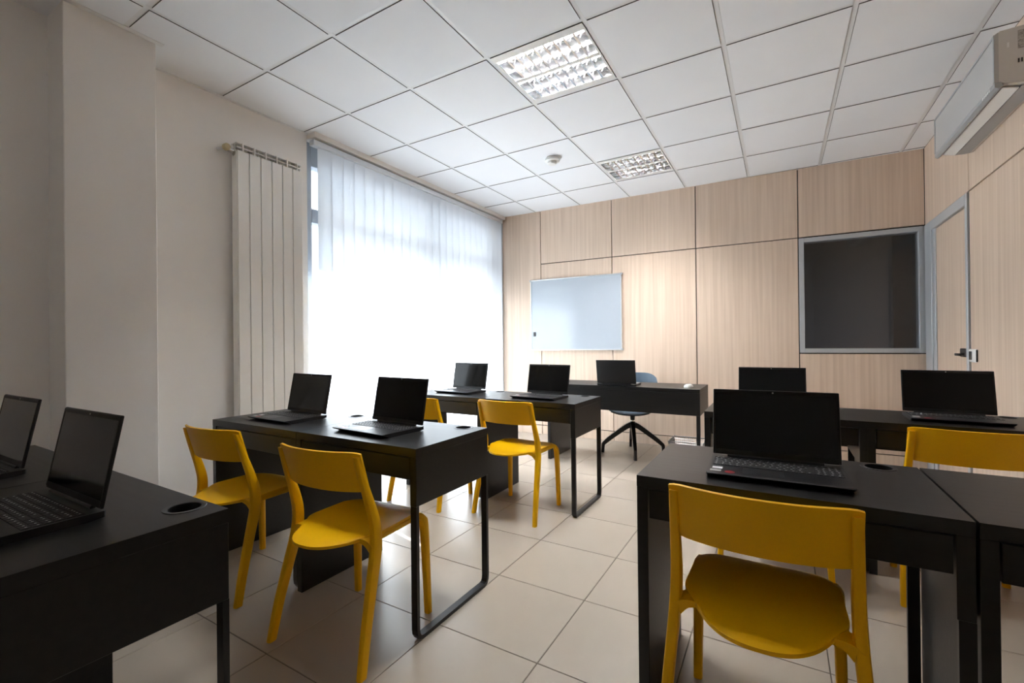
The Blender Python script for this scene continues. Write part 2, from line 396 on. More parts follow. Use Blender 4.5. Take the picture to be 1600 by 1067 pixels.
# ------------------------------------------------------------------ window, outside
XF = -3.26
wn_ = struct('window_2', B(), M_FRAME)
def fr(y0, y1, z0, z1, name='window_frame', m=M_FRAME, x0=XF - 0.08, x1=XF + 0.01):
    return obj(name, bx(x0, x1, y0, y1, z0, z1, 0.003), m, wn_, smooth=False)
fr(WY0, 2.331, 0.06, 2.79); fr(5.05, WY1, 0.06, 2.79); fr(4.80, 4.91, 0.17, 2.15, 'mullion'); fr(4.80, 4.91, 2.262, 2.605, 'mullion')
fr(2.331, 5.05, 2.605, 2.79); fr(2.331, 5.05, 2.15, 2.262, 'transom'); fr(2.331, 5.05, 0.06, 0.17)
fr(3.63, 3.70, 0.17, 2.15, 'mullion'); fr(3.63, 3.70, 2.262, 2.605, 'mullion')
for y0, y1 in ((2.331, 3.63), (3.70, 4.80), (4.91, 5.05)):
    for z0, z1 in ((0.17, 2.15), (2.262, 2.605)):
        obj('pane', bx(XF - 0.024, XF - 0.018, y0, y1, z0, z1), M_WGLASS, wn_, smooth=False)
struct('trim_3', bx(XL + 0.001, XL + 0.05, 5.087, 5.112, 0.0, ZC, 0.002), M_ALU)
# the storey above: balcony slab that shades the top of the window
struct('wall_facade', bx(-3.75, -3.45, -6, 14, 3.0, 6.5), M_EXT)
bal = struct('balcony_slab', bx(-4.219, -3.45, -6, 14, 3.06, 3.24), M_EXT)
struct('ground', bx(-40, -3.45, -25, 40, -0.25, -0.15), M_PAVE)
# house across the street
hs = empty('street_house', (-13.0, 8, -0.15)); tag(hs, 'pale rendered house across the street, seen at the edge of the blind', 'building')
obj('facade', bx(-6, 0, -16, 22, 0, 9.0), M_EXT, hs, smooth=False)
wme = {}
def add_win(y, z, wd, h):
    if 'f' not in wme:
        bm = B(); box(bm, 0, .06, 0, wd, 0, .07); box(bm, 0, .06, 0, wd, h - .07, h); box(bm, 0, .06, 0, .07, .07, h - .07); box(bm, 0, .06, wd - .07, wd, .07, h - .07); box(bm, 0, .06, wd / 2 - .04, wd / 2 + .04, .07, h - .07)
        f = obj('house_window', bm, M_EXTF, hs, smooth=False); wme['f'] = f.data
        p = obj('pane', bx(0.005, 0.02, .07, wd - .07, .07, h - .07), M_EXTW, f, smooth=False); wme['p'] = p.data
        bm = B()
        for k in range(12): tube(bm, [(.45, .1 + k * (wd - .2) / 11, -.05), (.45, .1 + k * (wd - .2) / 11, .85)], .012, 4)
        box(bm, .43, .47, .05, wd - .05, .83, .87); box(bm, 0, .5, 0, wd, -.12, -.05); r = obj('balcony_railing', bm, M_EXTF, f, smooth=False); wme['r'] = r.data
    else:
        f = obj('house_window', wme['f'], None, hs); obj('pane', wme['p'], None, f); obj('balcony_railing', wme['r'], None, f)
    f.location = (0, y, z)
for y in (-9, -5, -1, 2.2, 5.4, 8.6, 11.8):
    for z in (0.9, 3.7, 6.5): add_win(y, z, 1.3, 1.7)

# ------------------------------------------------------------------ vertical blind
vb = empty('vertical_blind', (-3.14, 2.30, 0)); tag(vb, 'white fabric vertical blind with closed slats across the big window', 'blind')
rail = obj('head_rail', bx(-0.028, 0.028, -0.045, 2.755, 2.722, 2.765, 0.003), M_ALUL, vb, smooth=False)
PITCHS, SW, NS = 0.1135, 0.127, 24
def slat_bm():
    bm = B(); ang = math.radians(-6); secs = []
    for k in range(9):
        t = k / 8 - 0.5; yy = t * SW; xx = 0.0025 * (1 - (2 * t) ** 2)
        secs.append((xx * math.cos(ang) - yy * math.sin(ang), xx * math.sin(ang) + yy * math.cos(ang)))
    V0 = [bm.verts.new((x, y, 0.045)) for x, y in secs]; V1 = [bm.verts.new((x, y, 2.7235)) for x, y in secs]
    for k in range(8): bm.faces.new((V0[k], V0[k + 1], V1[k + 1], V1[k]))
    return bm
sl_me = None
for k in range(NS):
    loc = (0, 0.012 + SW / 2 + k * PITCHS, 0)
    if sl_me is None: s = obj('slat', slat_bm(), M_BLIND, vb, loc); sl_me = s.data
    else: s = obj('slat', sl_me, None, vb, loc)

# ------------------------------------------------------------------ radiator
ra = empty('radiator', (-3.20, 1.668, 0.0)); tag(ra, 'tall cream column radiator of six sections beside the window', 'radiator')
RW, RN, RZ0, RZ1 = 0.0797, 6, 0.48, 2.52
sec_me = []
for k in range(RN):
    y = k * RW
    if k == 0:
        bm = B()
        box(bm, 0.030, 0.088, RW / 2 - 0.012, RW / 2 + 0.012, RZ0, RZ1 - 0.06)
        for zz in (RZ0 + 0.03, RZ1 - 0.065): lathe(bm, [(0.021, 0.0), (0.021, RW)], (0.055, 0, zz), 12, 'Y')
        core = obj('section', bm, M_RADIN, ra, (0, y, 0), smooth=False)
        bm = B(); box(bm, 0.088, 0.100, 0.003, RW - 0.0025, RZ0, 2.467, 0.003, 2)
        pl = obj('front_plate', bm, M_RAD, core, smooth=False)
        bm = B(); box(bm, 0.022, 0.030, 0.004, RW - 0.004, RZ0, 2.48, 0.002)
        box(bm, 0.03, 0.088, 0.001, 0.006, RZ0, 2.46); box(bm, 0.03, 0.088, RW - 0.006, RW - 0.001, RZ0, 2.46)
        pb = obj('back_plate', bm, M_RAD, core, smooth=False)
        bm = B()                                                          # outlet grille above the plate: post, middle bar, top bar, fin
        box(bm, 0.074, 0.098, RW / 2 - 0.004, RW / 2 + 0.004, 2.462, 2.522); box(bm, 0.022, 0.092, 0.0005, RW - 0.0005, 2.516, 2.522)
        box(bm, 0.078, 0.092, 0.0005, RW - 0.0005, 2.487, 2.4935); box(bm, 0.062, 0.072, 0.0, 0.0016, 2.455, 2.518); box(bm, 0.062, 0.072, RW - 0.0016, RW, 2.455, 2.518)
        box(bm, 0.056, 0.062, 0.0005, RW - 0.0005, 2.44, 2.518, mi=1)
        gr = obj('outlet_grille', bm, [M_RAD, M_RADIN], core, smooth=False); sec_me = [core.data, pl.data, pb.data, gr.data]
    else:
        core = obj('section', sec_me[0], None, ra, (0, y, 0))
        for nm, q in zip(('front_plate', 'back_plate', 'outlet_grille'), sec_me[1:]): obj(nm, q, None, core)
bm = B(); lathe(bm, [(0.016, -0.035), (0.016, 0.0)], (0.055, 0, RZ1 - 0.055), 12, 'Y')
obj('valve_body', bm, M_CHROME, ra)
bm = B(); tube(bm, [(0.0, -0.075, RZ1 - 0.055), (0.05, -0.06, RZ1 - 0.05), (0.055, -0.03, RZ1 - 0.055)], 0.011, 10); obj('valve_pipe', bm, M_CHROME, ra)
bm = B(); lathe(bm, [(0.018, 0.0), (0.022, 0.004), (0.022, 0.03), (0.018, 0.036), (0.006, 0.037)], (0.055, -0.055, RZ1 - 0.05), 16, 'X'); obj('valve_cap', bm, M_BRASS, ra)
bm = B(); box(bm, 0.0, 0.03, 0.10, 0.13, 2.38, 2.42); box(bm, 0.0, 0.03, 0.34, 0.37, 2.38, 2.42); box(bm, 0.0, 0.03, 0.10, 0.13, 0.6, 0.64); box(bm, 0, 0.03, 0.34, 0.37, 0.6, 0.64)
obj('wall_bracket', bm, M_RAD, ra, smooth=False)

# ------------------------------------------------------------------ whiteboard + magnet (in back-wall coordinates)
def on_back(s, d, z):                                        # d = distance in front of the wall
    return Vector((BA.x + s * math.cos(BANG) + d * math.sin(BANG), BA.y + s * math.sin(BANG) - d * math.cos(BANG), z))
W0, W1, WZ0, WZ1 = 0.412, 1.584, 1.060, 1.953
wbd = empty('whiteboard', on_back((W0 + W1) / 2, 0, WZ0), BANG); tag(wbd, 'blank whiteboard in a slim aluminium frame on the oak wall', 'whiteboard')
hw, hh = (W1 - W0) / 2, WZ1 - WZ0
obj('writing_surface', bx(-hw + 0.008, hw - 0.008, -0.014, -0.002, 0.008, hh - 0.008), M_BOARD, wbd, smooth=False)
for a in ((-hw, -hw + 0.012, 0, hh), (hw - 0.012, hw, 0, hh), (-hw + 0.012, hw - 0.012, 0, 0.012), (-hw + 0.012, hw - 0.012, hh - 0.012, hh)):
    obj('frame_bar', bx(a[0], a[1], -0.020, -0.001, a[2], a[3], 0.002), M_ALUL, wbd, smooth=False)
for sx in (-1, 1):
    for z in (0, hh): obj('corner_cap', bx(sx * hw - 0.012, sx * hw + 0.012, -0.022, -0.001, z - 0.012 + (0.010 if z == 0 else -0.010), z + 0.012 + (0.010 if z == 0 else -0.010), 0.004, 2), M_ALU, wbd, smooth=False)
obj('pen_ledge', bx(-hw + 0.05, -hw + 0.40, -0.045, -0.020, -0.004, 0.004, 0.002), M_ALUL, wbd, smooth=False)
mg = empty('board_magnet', on_back(0.465, 0.0142, 1.263), BANG)
tag(mg, 'small grey rectangular magnet near the lower left corner of the whiteboard', 'magnet')
obj('body', bx(-0.016, 0.016, -0.010, 0, -0.028, 0.028, 0.003, 2), mat('magnet_grey', (0.08, 0.08, 0.085), 0.5), mg)
obj('label_strip', bx(-0.011, 0.011, -0.0108, -0.0095, -0.010, 0.012), mat('magnet_dark', (0.03, 0.03, 0.033), 0.5), mg, smooth=False)

# ------------------------------------------------------------------ luminaires, smoke detector
def luminaire(i, j, label):
    x0, y0 = CX0 + i * CP, CY0 + j * CP
    L = empty('ceiling_light', (x0 + 0.3, y0 + 0.3, ZC)); tag(L, label, 'ceiling light', 'recessed luminaires with mirror louvres')
    h = 0.2865
    bm = B(); box(bm, -h, h, -h, h, 0.100, 0.106); box(bm, -h, -h + .004, -h, h, 0.0, 0.1); box(bm, h - .004, h, -h, h, 0, 0.1); box(bm, -h, h, -h, -h + .004, 0, 0.1); box(bm, -h, h, h - .004, h, 0, 0.1)
    obj('housing', bm, M_LAMP, L, smooth=False)
    obj('end_plate', bx(-h, h, -h, -h + 0.055, -0.001, 0.006, 0.001), M_LAMP, L, smooth=False)
    obj('end_plate', bx(-h, h, h - 0.040, h, -0.001, 0.006, 0.001), M_LAMP, L, smooth=False)
    obj('side_rim', bx(-h, -h + 0.012, -h + 0.055, h - 0.040, -0.001, 0.006), M_LAMP, L, smooth=False)
    obj('side_rim', bx(h - 0.012, h, -h + 0.055, h - 0.040, -0.001, 0.006), M_LAMP, L, smooth=False)
    ya, yb = -h + 0.055, h - 0.040; ym = (ya + yb) / 2
    obj('centre_bar', bx(-h + 0.012, h - 0.012, ym - 0.014, ym + 0.014, 0.0, 0.05, 0.002), M_LAMP, L, smooth=False)
    xa, xb = -h + 0.014, h - 0.014
    for b0, b1 in ((ya, ym - 0.014), (ym + 0.014, yb)):
        q = (b1 - b0) / 2
        for r in range(2):
            r0, r1 = b0 + r * q, b0 + (r + 1) * q; rc = (r0 + r1) / 2
            # parabolic side reflectors of this row
            for s, e in ((-1, r0), (1, r1)):
                bm = B(); secs = []
                prof = [(e - s * (0.002 + 0.020 * (t / 6) ** 2), 0.002 + 0.052 * t / 6) for t in range(7)]
                for xx in (xa, xb): secs.append([bm.verts.new((xx, yy, zz)) for yy, zz in prof])
                for t in range(6): bm.faces.new((secs[0][t], secs[1][t], secs[1][t + 1], secs[0][t + 1]))
                obj('side_reflector', bm, M_LOUV, L)
            for xe in (xa - 0.001, xb + 0.0):
                obj('end_reflector', bx(xe, xe + 0.001, r0 + 0.001, r1 - 0.001, 0.001, 0.098), M_LOUV, L, smooth=False)
            bm = B(); lathe(bm, [(0.013, xa + 0.004), (0.013, xb - 0.004)], (0, rc, 0.072), 12, 'X'); obj('fluorescent_tube', bm, M_TUBE, L)
            nb = 9
            for k in range(1, nb):
                xx = xa + k * (xb - xa) / nb
                bm = B(); secs = []
                # concave wedge-shaped cross blade: thick at the bottom, thin at the top
                for zz, th in ((0.003, 0.006), (0.012, 0.0045), (0.024, 0.0028), (0.037, 0.0012)):
                    yy0, yy1 = r0 + 0.003 + 0.014 * (zz / 0.05) ** 2, r1 - 0.003 - 0.014 * (zz / 0.05) ** 2
                    secs.append([(xx - th, yy0, zz), (xx + th, yy0, zz), (xx + th, yy1, zz), (xx - th, yy1, zz)])
                rings(bm, secs); obj('cross_blade', bm, M_LOUV, L, smooth=False)
    return L
luminaire(3, 2, 'brightly lit square louvred ceiling light nearer the camera')
luminaire(3, 5, 'square louvred ceiling light above the teacher desk, near the oak wall')
sd = empty('smoke_detector', (-1.75, 3.70, ZC)); tag(sd, 'round white smoke detector on a ceiling tile', 'smoke detector')
bm = B(); lathe(bm, [(0.050, 0), (0.050, -0.010), (0.047, -0.014)], n=32); obj('base', bm, M_WHITE, sd)
bm = B(); lathe(bm, [(0.062, -0.014), (0.068, -0.019), (0.068, -0.032), (0.058, -0.038)], n=32); obj('body', bm, M_WHITE, sd)
bm = B(); lathe(bm, [(0.040, -0.036), (0.042, -0.052), (0.034, -0.060), (0.01, -0.062)], n=32); obj('sensor_head', bm, M_WHITE, sd)

# ------------------------------------------------------------------ air conditioner on the right wall
ac = empty('air_conditioner', (XR, 3.61, 2.37)); tag(ac, 'wall mounted split air conditioner high on the right oak wall', 'air conditioner')
AL = 0.497; AXF = -0.185
bm = B(); prof = [(0, 0.285), (AXF + 0.018, 0.280), (AXF + 0.012, 0.272), (AXF + 0.012, 0.035), (AXF + 0.035, 0.022), (-0.045, 0.002), (0, 0.008)]
rings(bm, [[(x, -AL, z) for x, z in prof], [(x, AL, z) for x, z in prof]]); obj('body', bm, M_AC, ac, smooth=False)
bm = B(); prof = [(AXF + 0.013, 0.276), (AXF, 0.268), (AXF - 0.002, 0.034), (AXF + 0.013, 0.034)]
rings(bm, [[(x, -AL - 0.001, z) for x, z in prof], [(x, AL + 0.001, z) for x, z in prof]]); fp = obj('front_panel', bm, M_ACF, ac, smooth=False)
bm = B()
for a in ((-AL, -AL + 0.016, 0.036, 0.268), (AL - 0.016, AL, 0.036, 0.268), (-AL + 0.016, AL - 0.016, 0.254, 0.268)): box(bm, AXF - 0.004, AXF - 0.0005, a[0], a[1], a[2], a[3], 0.001)
obj('panel_trim', bm, M_ACG, fp, smooth=False)
bm = B(); prof = [(AXF - 0.002, 0.032), (AXF - 0.002, 0.012), (AXF + 0.012, 0.002), (AXF + 0.028, 0.012), (AXF + 0.02, 0.034)]
rings(bm, [[(x, -AL - 0.001, z) for x, z in prof], [(x, AL + 0.001, z) for x, z in prof]]); lip = obj('lower_lip', bm, M_ACG, ac, smooth=False)
bm = B()
for k in range(5): box(bm, AXF - 0.0035, AXF - 0.0015, -AL + 0.055 + k * 0.022, -AL + 0.068 + k * 0.022, 0.016, 0.028)
obj('display_marks', bm, M_WHITE, lip, smooth=False)
bm = B(); rings(bm, [[(AXF + 0.032, y, 0.012), (AXF + 0.09, y, -0.004), (AXF + 0.091, y, 0.001), (AXF + 0.033, y, 0.018)] for y in (-AL + 0.03, AL - 0.03)]); obj('air_flap', bm, M_WHITE, ac, smooth=False)
bm = B(); rings(bm, [[(AXF + 0.096, y, 0.000), (-0.02, y, 0.000), (-0.02, y, 0.006), (AXF + 0.096, y, 0.010)] for y in (-AL + 0.02, AL - 0.02)]); obj('underside_tray', bm, M_ACG, ac, smooth=False)
bm = B(); box(bm, -0.142, -0.136, -AL - 0.003, -AL, 0.19, 0.215); obj('side_clip', bm, M_WHITE, ac, smooth=False)
# rating label and vents on the near side
def print_mat():
    m = mat('rating_label', (0.45, 0.42, 0.39), 0.5); nt = m.node_tree; N = nt.nodes; L = nt.links
    tc = N.new('ShaderNodeTexCoord'); mp = N.new('ShaderNodeMapping'); mp.inputs['Scale'].default_value = (130, 1, 480)
    nz = N.new('ShaderNodeTexNoise'); nz.inputs['Scale'].default_value = 1.0; nz.inputs['Detail'].default_value = 1.0
    rp = N.new('ShaderNodeValToRGB')
    rp.color_ramp.elements[0].position = 0.42; rp.color_ramp.elements[0].color = (0.24, 0.22, 0.20, 1); rp.color_ramp.elements[1].position = 0.56; rp.color_ramp.elements[1].color = (0.47, 0.44, 0.41, 1)
    L.new(tc.outputs['Object'], mp.inputs[0]); L.new(mp.outputs[0], nz.inputs['Vector']); L.new(nz.outputs['Fac'], rp.inputs[0]); L.new(rp.outputs[0], N['Principled BSDF'].inputs['Base Color']); return m
obj('rating_label', bx(-0.105, -0.012, -AL - 0.0015, -AL, 0.175, 0.262), print_mat(), ac, smooth=False)
bm = B()
for k in range(3): box(bm, -0.106 + k * 0.011, -0.101 + k * 0.011, -AL - 0.002, -AL + 0.001, 0.108, 0.128)
obj('side_vent', bm, M_JOINT, ac, smooth=False)
obj('side_grip', bx(-0.085, -0.01, -AL - 0.006, -AL, 0.155, 0.163, 0.002), M_ACG, ac, smooth=False)
bm = B(); prof = [(-0.048, 0.02), (-0.048, 0.07), (-0.043, 0.075), (0.0, 0.075)]
tube(bm, [(x, -AL - 0.001, z) for x, z in prof], 0.0015, 6); obj('knockout', bm, M_JOINT, ac)

# light switch beside the door
sw = empty('light_switch', (XR, 4.125, 1.040), math.pi / 2); tag(sw, 'white light switch with a dark rocker beside the door', 'switch')
obj('plate', bx(-0.062, 0.062, 0.0, 0.012, -0.044, 0.044, 0.006, 2), M_WHITE, sw)
obj('rocker', bx(0.000, 0.048, 0.012, 0.016, -0.028, 0.028, 0.002), M_BLACK, sw, smooth=False)
obj('side_edge', bx(-0.0635, -0.058, 0.0005, 0.010, -0.040, 0.040, 0.002), M_BLACK, sw, smooth=False)

# ------------------------------------------------------------------ desks
DZ, DT, DD, PT = 0.75, 0.034, 0.498, 0.033
def make_desk(wd, mirrored=False, grommet=True):
    """origin at the front-left floor corner as its user sees it; solid side on the left, steel sled leg on the right"""
    t = empty('desk')
    X = (lambda a, b: (a, b)) if not mirrored else (lambda a, b: (wd - b, wd - a))
    def pb(name, a, b, y0, y1, z0, z1, bev=0.0012, m=M_DESK, par=None):
        a, b = X(a, b); return obj(name, bx(a, b, y0, y1, z0, z1, bev), m, par or t, smooth=False)
    bm = B(); gx = wd - 0.104 if not mirrored else 0.104; gy = DD - 0.052; gr_ = 0.036
    a, b = 0.0005, wd - 0.0005
    if grommet:
        # top with a round hole for cables
        n = 32
        ring = [(gx + gr_ * math.cos(2 * math.pi * k / n), gy + gr_ * math.sin(2 * math.pi * k / n)) for k in range(n)]
        def outer(k):
            c_, s_ = math.cos(2 * math.pi * k / n), math.sin(2 * math.pi * k / n); m_ = max(abs(c_), abs(s_)); hx = 0.045
            return (gx + hx * c_ / m_, gy + hx * s_ / m_)
        sq = [outer(k) for k in range(n)]
        V = {}
        for z in (DZ - DT, DZ):
            V[z] = ([bm.verts.new((x, y, z)) for x, y in ring], [bm.verts.new((x, y, z)) for x, y in sq])
            for k in range(n): bm.faces.new((V[z][0][k], V[z][0][(k + 1) % n], V[z][1][(k + 1) % n], V[z][1][k]))
        for k in range(n): bm.faces.new((V[DZ][0][k], V[DZ][0][(k + 1) % n], V[DZ - DT][0][(k + 1) % n], V[DZ - DT][0][k]))
        hx = 0.045
        for (p0, p1, q0, q1) in ((a, gx - hx, 0, DD), (gx + hx, b, 0, DD), (gx - hx, gx + hx, 0, gy - hx), (gx - hx, gx + hx, gy + hx, DD)):
            box(bm, p0, p1, q0, q1, DZ - DT, DZ)
    else: box(bm, a, b, 0, DD, DZ - DT, DZ, 0.0012)
    obj('tabletop', bm, M_DESK, t, smooth=False)
    pb('side_panel', 0.0005, PT, 0.0, DD, 0.0, DZ - DT - 0.0006)
    pb('side_apron', wd - PT, wd - 0.0005, 0.0, DD, 0.525, DZ - DT - 0.0006)
    pb('back_panel', PT, wd - PT, DD - 0.016, DD, 0.525, DZ - DT - 0.0006)
    dr_ = pb('drawer', PT + 0.004, wd - PT - 0.004, 0.003, 0.020, 0.624, DZ - DT - 0.005)
    pb('drawer_box', PT + 0.015, wd - PT - 0.015, 0.020, DD - 0.05, 0.628, DZ - DT - 0.012, m=M_BLACK, par=dr_)
    # sled leg: bent flat steel bar
    xs = (wd - 0.0155) if not mirrored else 0.0155
    pts = [(xs, 0.0075, 0.525), (xs, 0.0075, 0.045), (xs, 0.010, 0.028), (xs, 0.018, 0.014), (xs, 0.035, 0.0085), (xs, DD - 0.035, 0.0085), (xs, DD - 0.018, 0.014), (xs, DD - 0.010, 0.028), (xs, DD - 0.0075, 0.045), (xs, DD - 0.0075, 0.525)]
    bm = B(); tube(bm, pts, 0, flat=(0.015, 0.030), up=(1, 0, 0)); 
    obj('sled_leg', bm, M_DMETAL, t, smooth=False)
    if grommet:
        bm = B(); lathe(bm, [(0.0355, -0.03), (0.0355, 0.0006), (0.037, 0.0014), (0.046, 0.0014), (0.047, 0.0), (0.0365, 0.0), (0.0365, -0.03)], (gx, gy, DZ + 0.0002), 32, cap=False); g = obj('cable_grommet', bm, M_BLACK, t)
        bm = B(); lathe(bm, [(0.0355, -0.030), (0.0355, -0.028)], (gx, gy, DZ), 32); obj('grommet_floor', bm, M_WELL, g)
    return t
d0 = make_desk(0.75)
desk_specs = [
    ((-1.943, 0.115), 'black desk in the left foreground corner carrying the nearest left laptop'),
    ((-2.694, 0.115), 'black desk at the left picture edge, against the left wall recess'),
    ((-1.965, 1.315), 'black desk in the left second row by the aisle, steel sled leg in full view'),
    ((-2.716, 1.315), 'black desk in the left second row, standing nearest the radiator'),
    ((-1.910, 2.760), 'black desk in the left third row, aisle half, behind the middle yellow chair'),
    ((-2.660, 2.760), 'black desk in the left third row, standing close to the window blind'),
    ((-0.381, 1.381), 'black desk in the right foreground, solid left side panel facing the aisle'),
    ((0.374, 1.381), 'black desk in the right foreground, cut off by the right picture edge'),
    ((-0.381, 2.815), 'black desk in the right second row, hidden behind the nearest right laptop'),
    ((0.368, 2.815), 'black desk in the right second row, against the door wall'),
]
for k, ((x, y), lab) in enumerate(desk_specs):
    t = d0 if k == 0 else copy_tree(d0)
    t.location = (x, y, 0); tag(t, lab, 'desk', 'black classroom desks')
    if x > 0.3: t.scale = (0.725 / 0.75, 1, 1)
td = make_desk(1.42, True, False); td.location = (-0.58, 4.557, 0); td.rotation_euler = (0, 0, math.pi)
td.name = 'teacher_desk'; tag(td, 'wide black teacher desk facing the class in front of the oak wall', 'desk')

# ------------------------------------------------------------------ yellow chairs
def make_chair():
    t = empty('chair')
    def post_y(z): return -0.150 - 0.29 * (z - 0.62)
    for s in (-1, 1):
        ctrl = [(s * 0.237, -0.212, 0.0, 0.013, 0.017), (s * 0.230, -0.182, 0.14, 0.0145, 0.019), (s * 0.221, -0.145, 0.28, 0.0155, 0.021), (s * 0.213, -0.113, 0.40, 0.016, 0.023),
                (s * 0.209, -0.109, 0.48, 0.0155, 0.022), (s * 0.206, -0.124, 0.55, 0.0145, 0.020), (s * 0.203, -0.150, 0.63, 0.0135, 0.016), (s * 0.2005, -0.176, 0.71, 0.0125, 0.012), (s * 0.199, post_y(0.757) - 0.001, 0.757, 0.0115, 0.009)]
        bm = B(); flat_sweep(bm, cat(ctrl, 4)); rl = obj('rear_leg', bm, M_YEL, t)
        ctrl = [(s * 0.203, 0.208, 0.0, 0.014, 0.014), (s * 0.199, 0.203, 0.2, 0.0155, 0.016), (s * 0.194, 0.196, 0.38, 0.0165, 0.018), (s * 0.188, 0.184, 0.415, 0.016, 0.020), (s * 0.180, 0.172, 0.432, 0.012, 0.016)]
        bm = B(); flat_sweep(bm, cat(ctrl, 4)); obj('front_leg', bm, M_YEL, t)
        # arm that carries the seat on the rear leg
        bm = B(); tube(bm, cat([(s * 0.212, -0.111, 0.405), (s * 0.196, -0.107, 0.419), (s * 0.178, -0.104, 0.428), (s * 0.150, -0.10, 0.431)], 4), 0, flat=[(0.040 + 0.0022 * k, 0.036 - 0.0019 * k) for k in range(13)]); obj('seat_arm', bm, M_YEL, t)
        bm = B(); box(bm, s * 0.186 - 0.007, s * 0.186 + 0.007, -0.11, 0.18, 0.415, 0.4365, 0.003); obj('side_rail', bm, M_YEL, t)
    def hwf(v): return 0.197 - 0.006 * v
    def seat(u, v):
        s = 2 * u - 1
        # rear edge is a broad curve, front edge nearly straight with rounded corners
        rear = -0.258 + 0.150 * abs(s) ** 2.3
        front = 0.214 - 0.055 * abs(s) ** 9
        hw_ = hwf(v)
        edge = 1 - 0.16 * max(0, (0.22 - v) / 0.22) ** 2 * abs(s)
        x = s * hw_ * edge; y = rear + (front - rear) * v
        z = 0.4485 - 0.010 * (1 - s * s) * math.sin(math.pi * min(1, v * 1.05)) - 0.014 * max(0, (v - 0.82) / 0.18) ** 2 - 0.012 * max(0, (0.3 - v) / 0.3) ** 2
        return (x, y, z), (0, 0, 1)
    bm = B(); shell(bm, seat, 28, 26, 0.010)
    st = obj('seat', bm, M_YEL, t)
    def back(u, v):
        s = 2 * u - 1; zc_ = 0.700 + (v - 0.5) * 0.153 * (1 - 0.10 * abs(s) ** 14) 
        x = 0.2125 * s; y = post_y(zc_) + 0.016 - 0.050 * (1 - abs(s) ** 2.2)
        return (x, y, zc_), (2 * 0.05 * s * -1.2, 1, 0.25)
    bm = B(); shell(bm, back, 30, 10, 0.008); obj('backrest', bm, M_YEL, t)
    return t
c0 = make_chair()
chair_specs = [
    (-2.333, 1.300, 4.0, 'leftmost yellow chair, pulled up to the desk by the radiator'),
    (-1.507, 1.272, 4.0, 'large yellow chair in the left middle, at the desk with the sled leg'),
    (-2.267, 2.629, 0.0, 'yellow chair at the window desk of the third row, mostly hidden behind a laptop'),
    (-1.573, 2.737, -1.0, 'yellow chair in the picture centre, at the third row desk by the aisle'),
    (-0.052, 1.460, 0.0, 'nearest yellow chair in the right foreground, seen from behind'),
    (0.689, 2.764, 0.0, 'yellow chair at the right picture edge, pushed to the desk by the door wall'),
    (-0.040, 2.745, 0.0, 'yellow chair of the right second row, almost wholly hidden by the nearest right laptop'),
]
for k, (x, y, rz, lab) in enumerate(chair_specs):
    t = c0 if k == 0 else copy_tree(c0)
    t.location = (x, y, 0); t.rotation_euler = (0, 0, math.radians(rz)); tag(t, lab, 'chair', 'yellow plastic stacking chairs')

